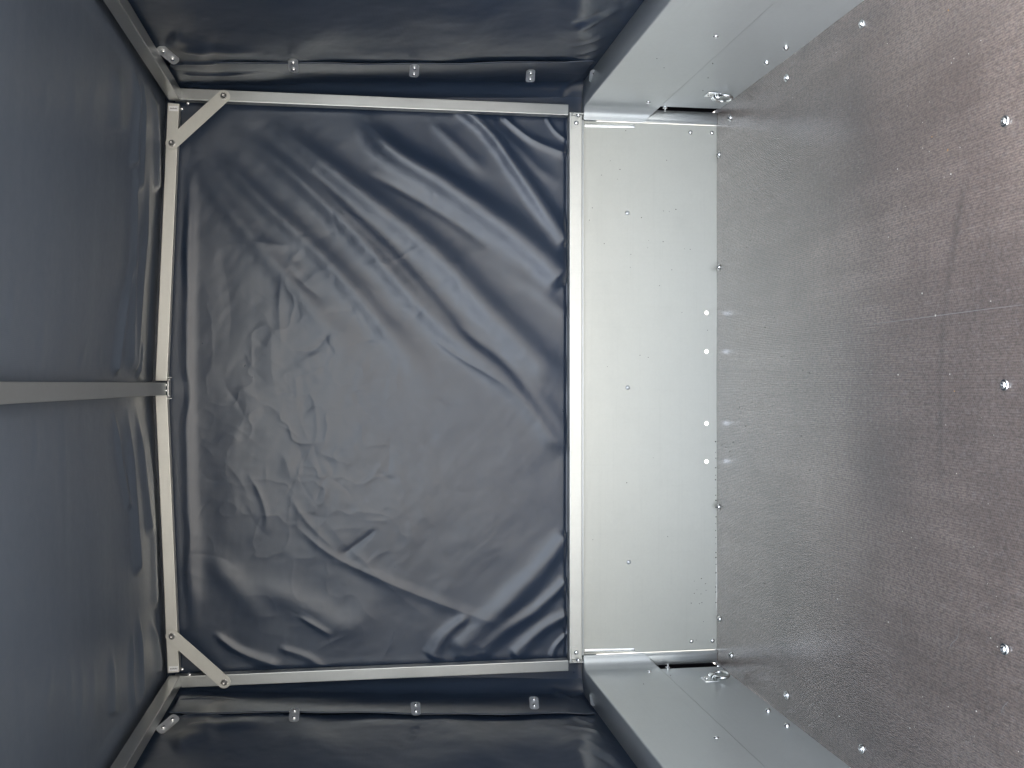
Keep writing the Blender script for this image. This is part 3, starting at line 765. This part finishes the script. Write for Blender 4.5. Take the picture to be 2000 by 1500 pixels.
        for k in (-1, 1): head('rivet', p + nrm * .0027 + along * (k * .0105 * sc_), nrm, .0043, M_zinc, pl, 'dome', .0042)
for s in (1, -1): side_sheet(s)

# ---- roof sheet
xs = np.linspace(CX - .70, CX + .70, 420); ys = np.linspace(YR, YT + .012, 460)
Xg, Yg = np.meshgrid(xs, ys, indexing='ij')
Zb = H + .4625 - .030 * np.abs(Xg - CX) / .66
PX, PY = proj(Xg, np.maximum(Yg, .7), Zb)
h = np.zeros_like(PX)
for pts, w_, a in (([(297, 300), (280, 520), (262, 740)], 5, 5), ([(268, 250), (264, 520), (255, 735)], 4, 4), ([(268, 480), (245, 600), (227, 738)], 4, 5), ([(275, 640), (272, 738), (270, 742)], 3, 4),
                   ([(225, 785), (240, 900), (256, 1000)], 4, 4), ([(252, 780), (262, 950), (275, 1130)], 5, 5), ([(268, 780), (285, 920), (296, 1050)], 4, 4), ([(292, 790), (300, 1000), (308, 1200)], 5, 4),
                   ([(266, 110), (270, 200), (262, 330)], 4, 5), ([(280, 120), (279, 230), (272, 380)], 4, 5), ([(298, 150), (306, 260), (308, 380)], 4, 4), ([(235, 120), (237, 190), (236, 260)], 9, 4), ([(200, 140), (190, 200), (194, 260)], 9, 3.5), ([(150, 140), (155, 190), (152, 250)], 8, 3), ([(105, 150), (98, 190), (98, 240)], 9, 3),
                   ([(165, 1260), (166, 1350), (164, 1440)], 6, 4), ([(188, 1260), (190, 1340), (188, 1440)], 6, 4), ([(225, 1260), (228, 1330), (230, 1400)], 6, 3.5), ([(110, 1290), (102, 1350), (95, 1400)], 6, 3), ([(140, 1270), (145, 1340), (150, 1400)], 6, 3),
                   ([(276, 1180), (280, 1280), (283, 1400)], 4, 4), ([(267, 1220), (262, 1320), (270, 1400)], 4, 3), ([(300, 1200), (312, 1270), (318, 1320)], 5, 4), ([(178, 650), (165, 700), (155, 738)], 4, 2), ([(90, 600), (88, 680), (86, 736)], 7, 2), ([(130, 780), (132, 900), (136, 1050)], 6, 2), ([(70, 790), (75, 850), (72, 950)], 6, 2),
                   ([(40, 500), (25, 620), (12, 736)], 9, 2), ([(205, 660), (198, 700), (205, 740)], 4, 2.5)):
    h += fold(PX, PY, pts, w_ * 1.1, a * U * (2.3 if pts[0][0] > 250 else 1.7 if pts[0][0] > 215 else .5), (.4, .08) if pts[0][0] > 215 else (.5, .5), .15)
h += .0040 * fbm(Yg * 1.7, Xg * 1.7, 51, 3) + .0004 * fbm(Yg * 16, Xg * 2.5, 61, 2)
h += .012 * np.exp(-((Yg - 1.5) / .7) ** 2) * 0
lim = np.clip((YT - .03 - Yg) / .03, 0, 1); hug = np.clip((np.abs(Xg - CX) - .017) / .02, 0, 1) * np.clip((.655 - np.abs(Xg - CX)) / .03, 0, 1)
Z = Zb + .004 - h * lim * hug
Z = np.maximum(Z, Zb - .016 * hug * lim + 0)
grid_mesh('roof_sheet', xs, ys, np.stack([Xg, Yg, Z], -1), M_tarpr_lit, tc)
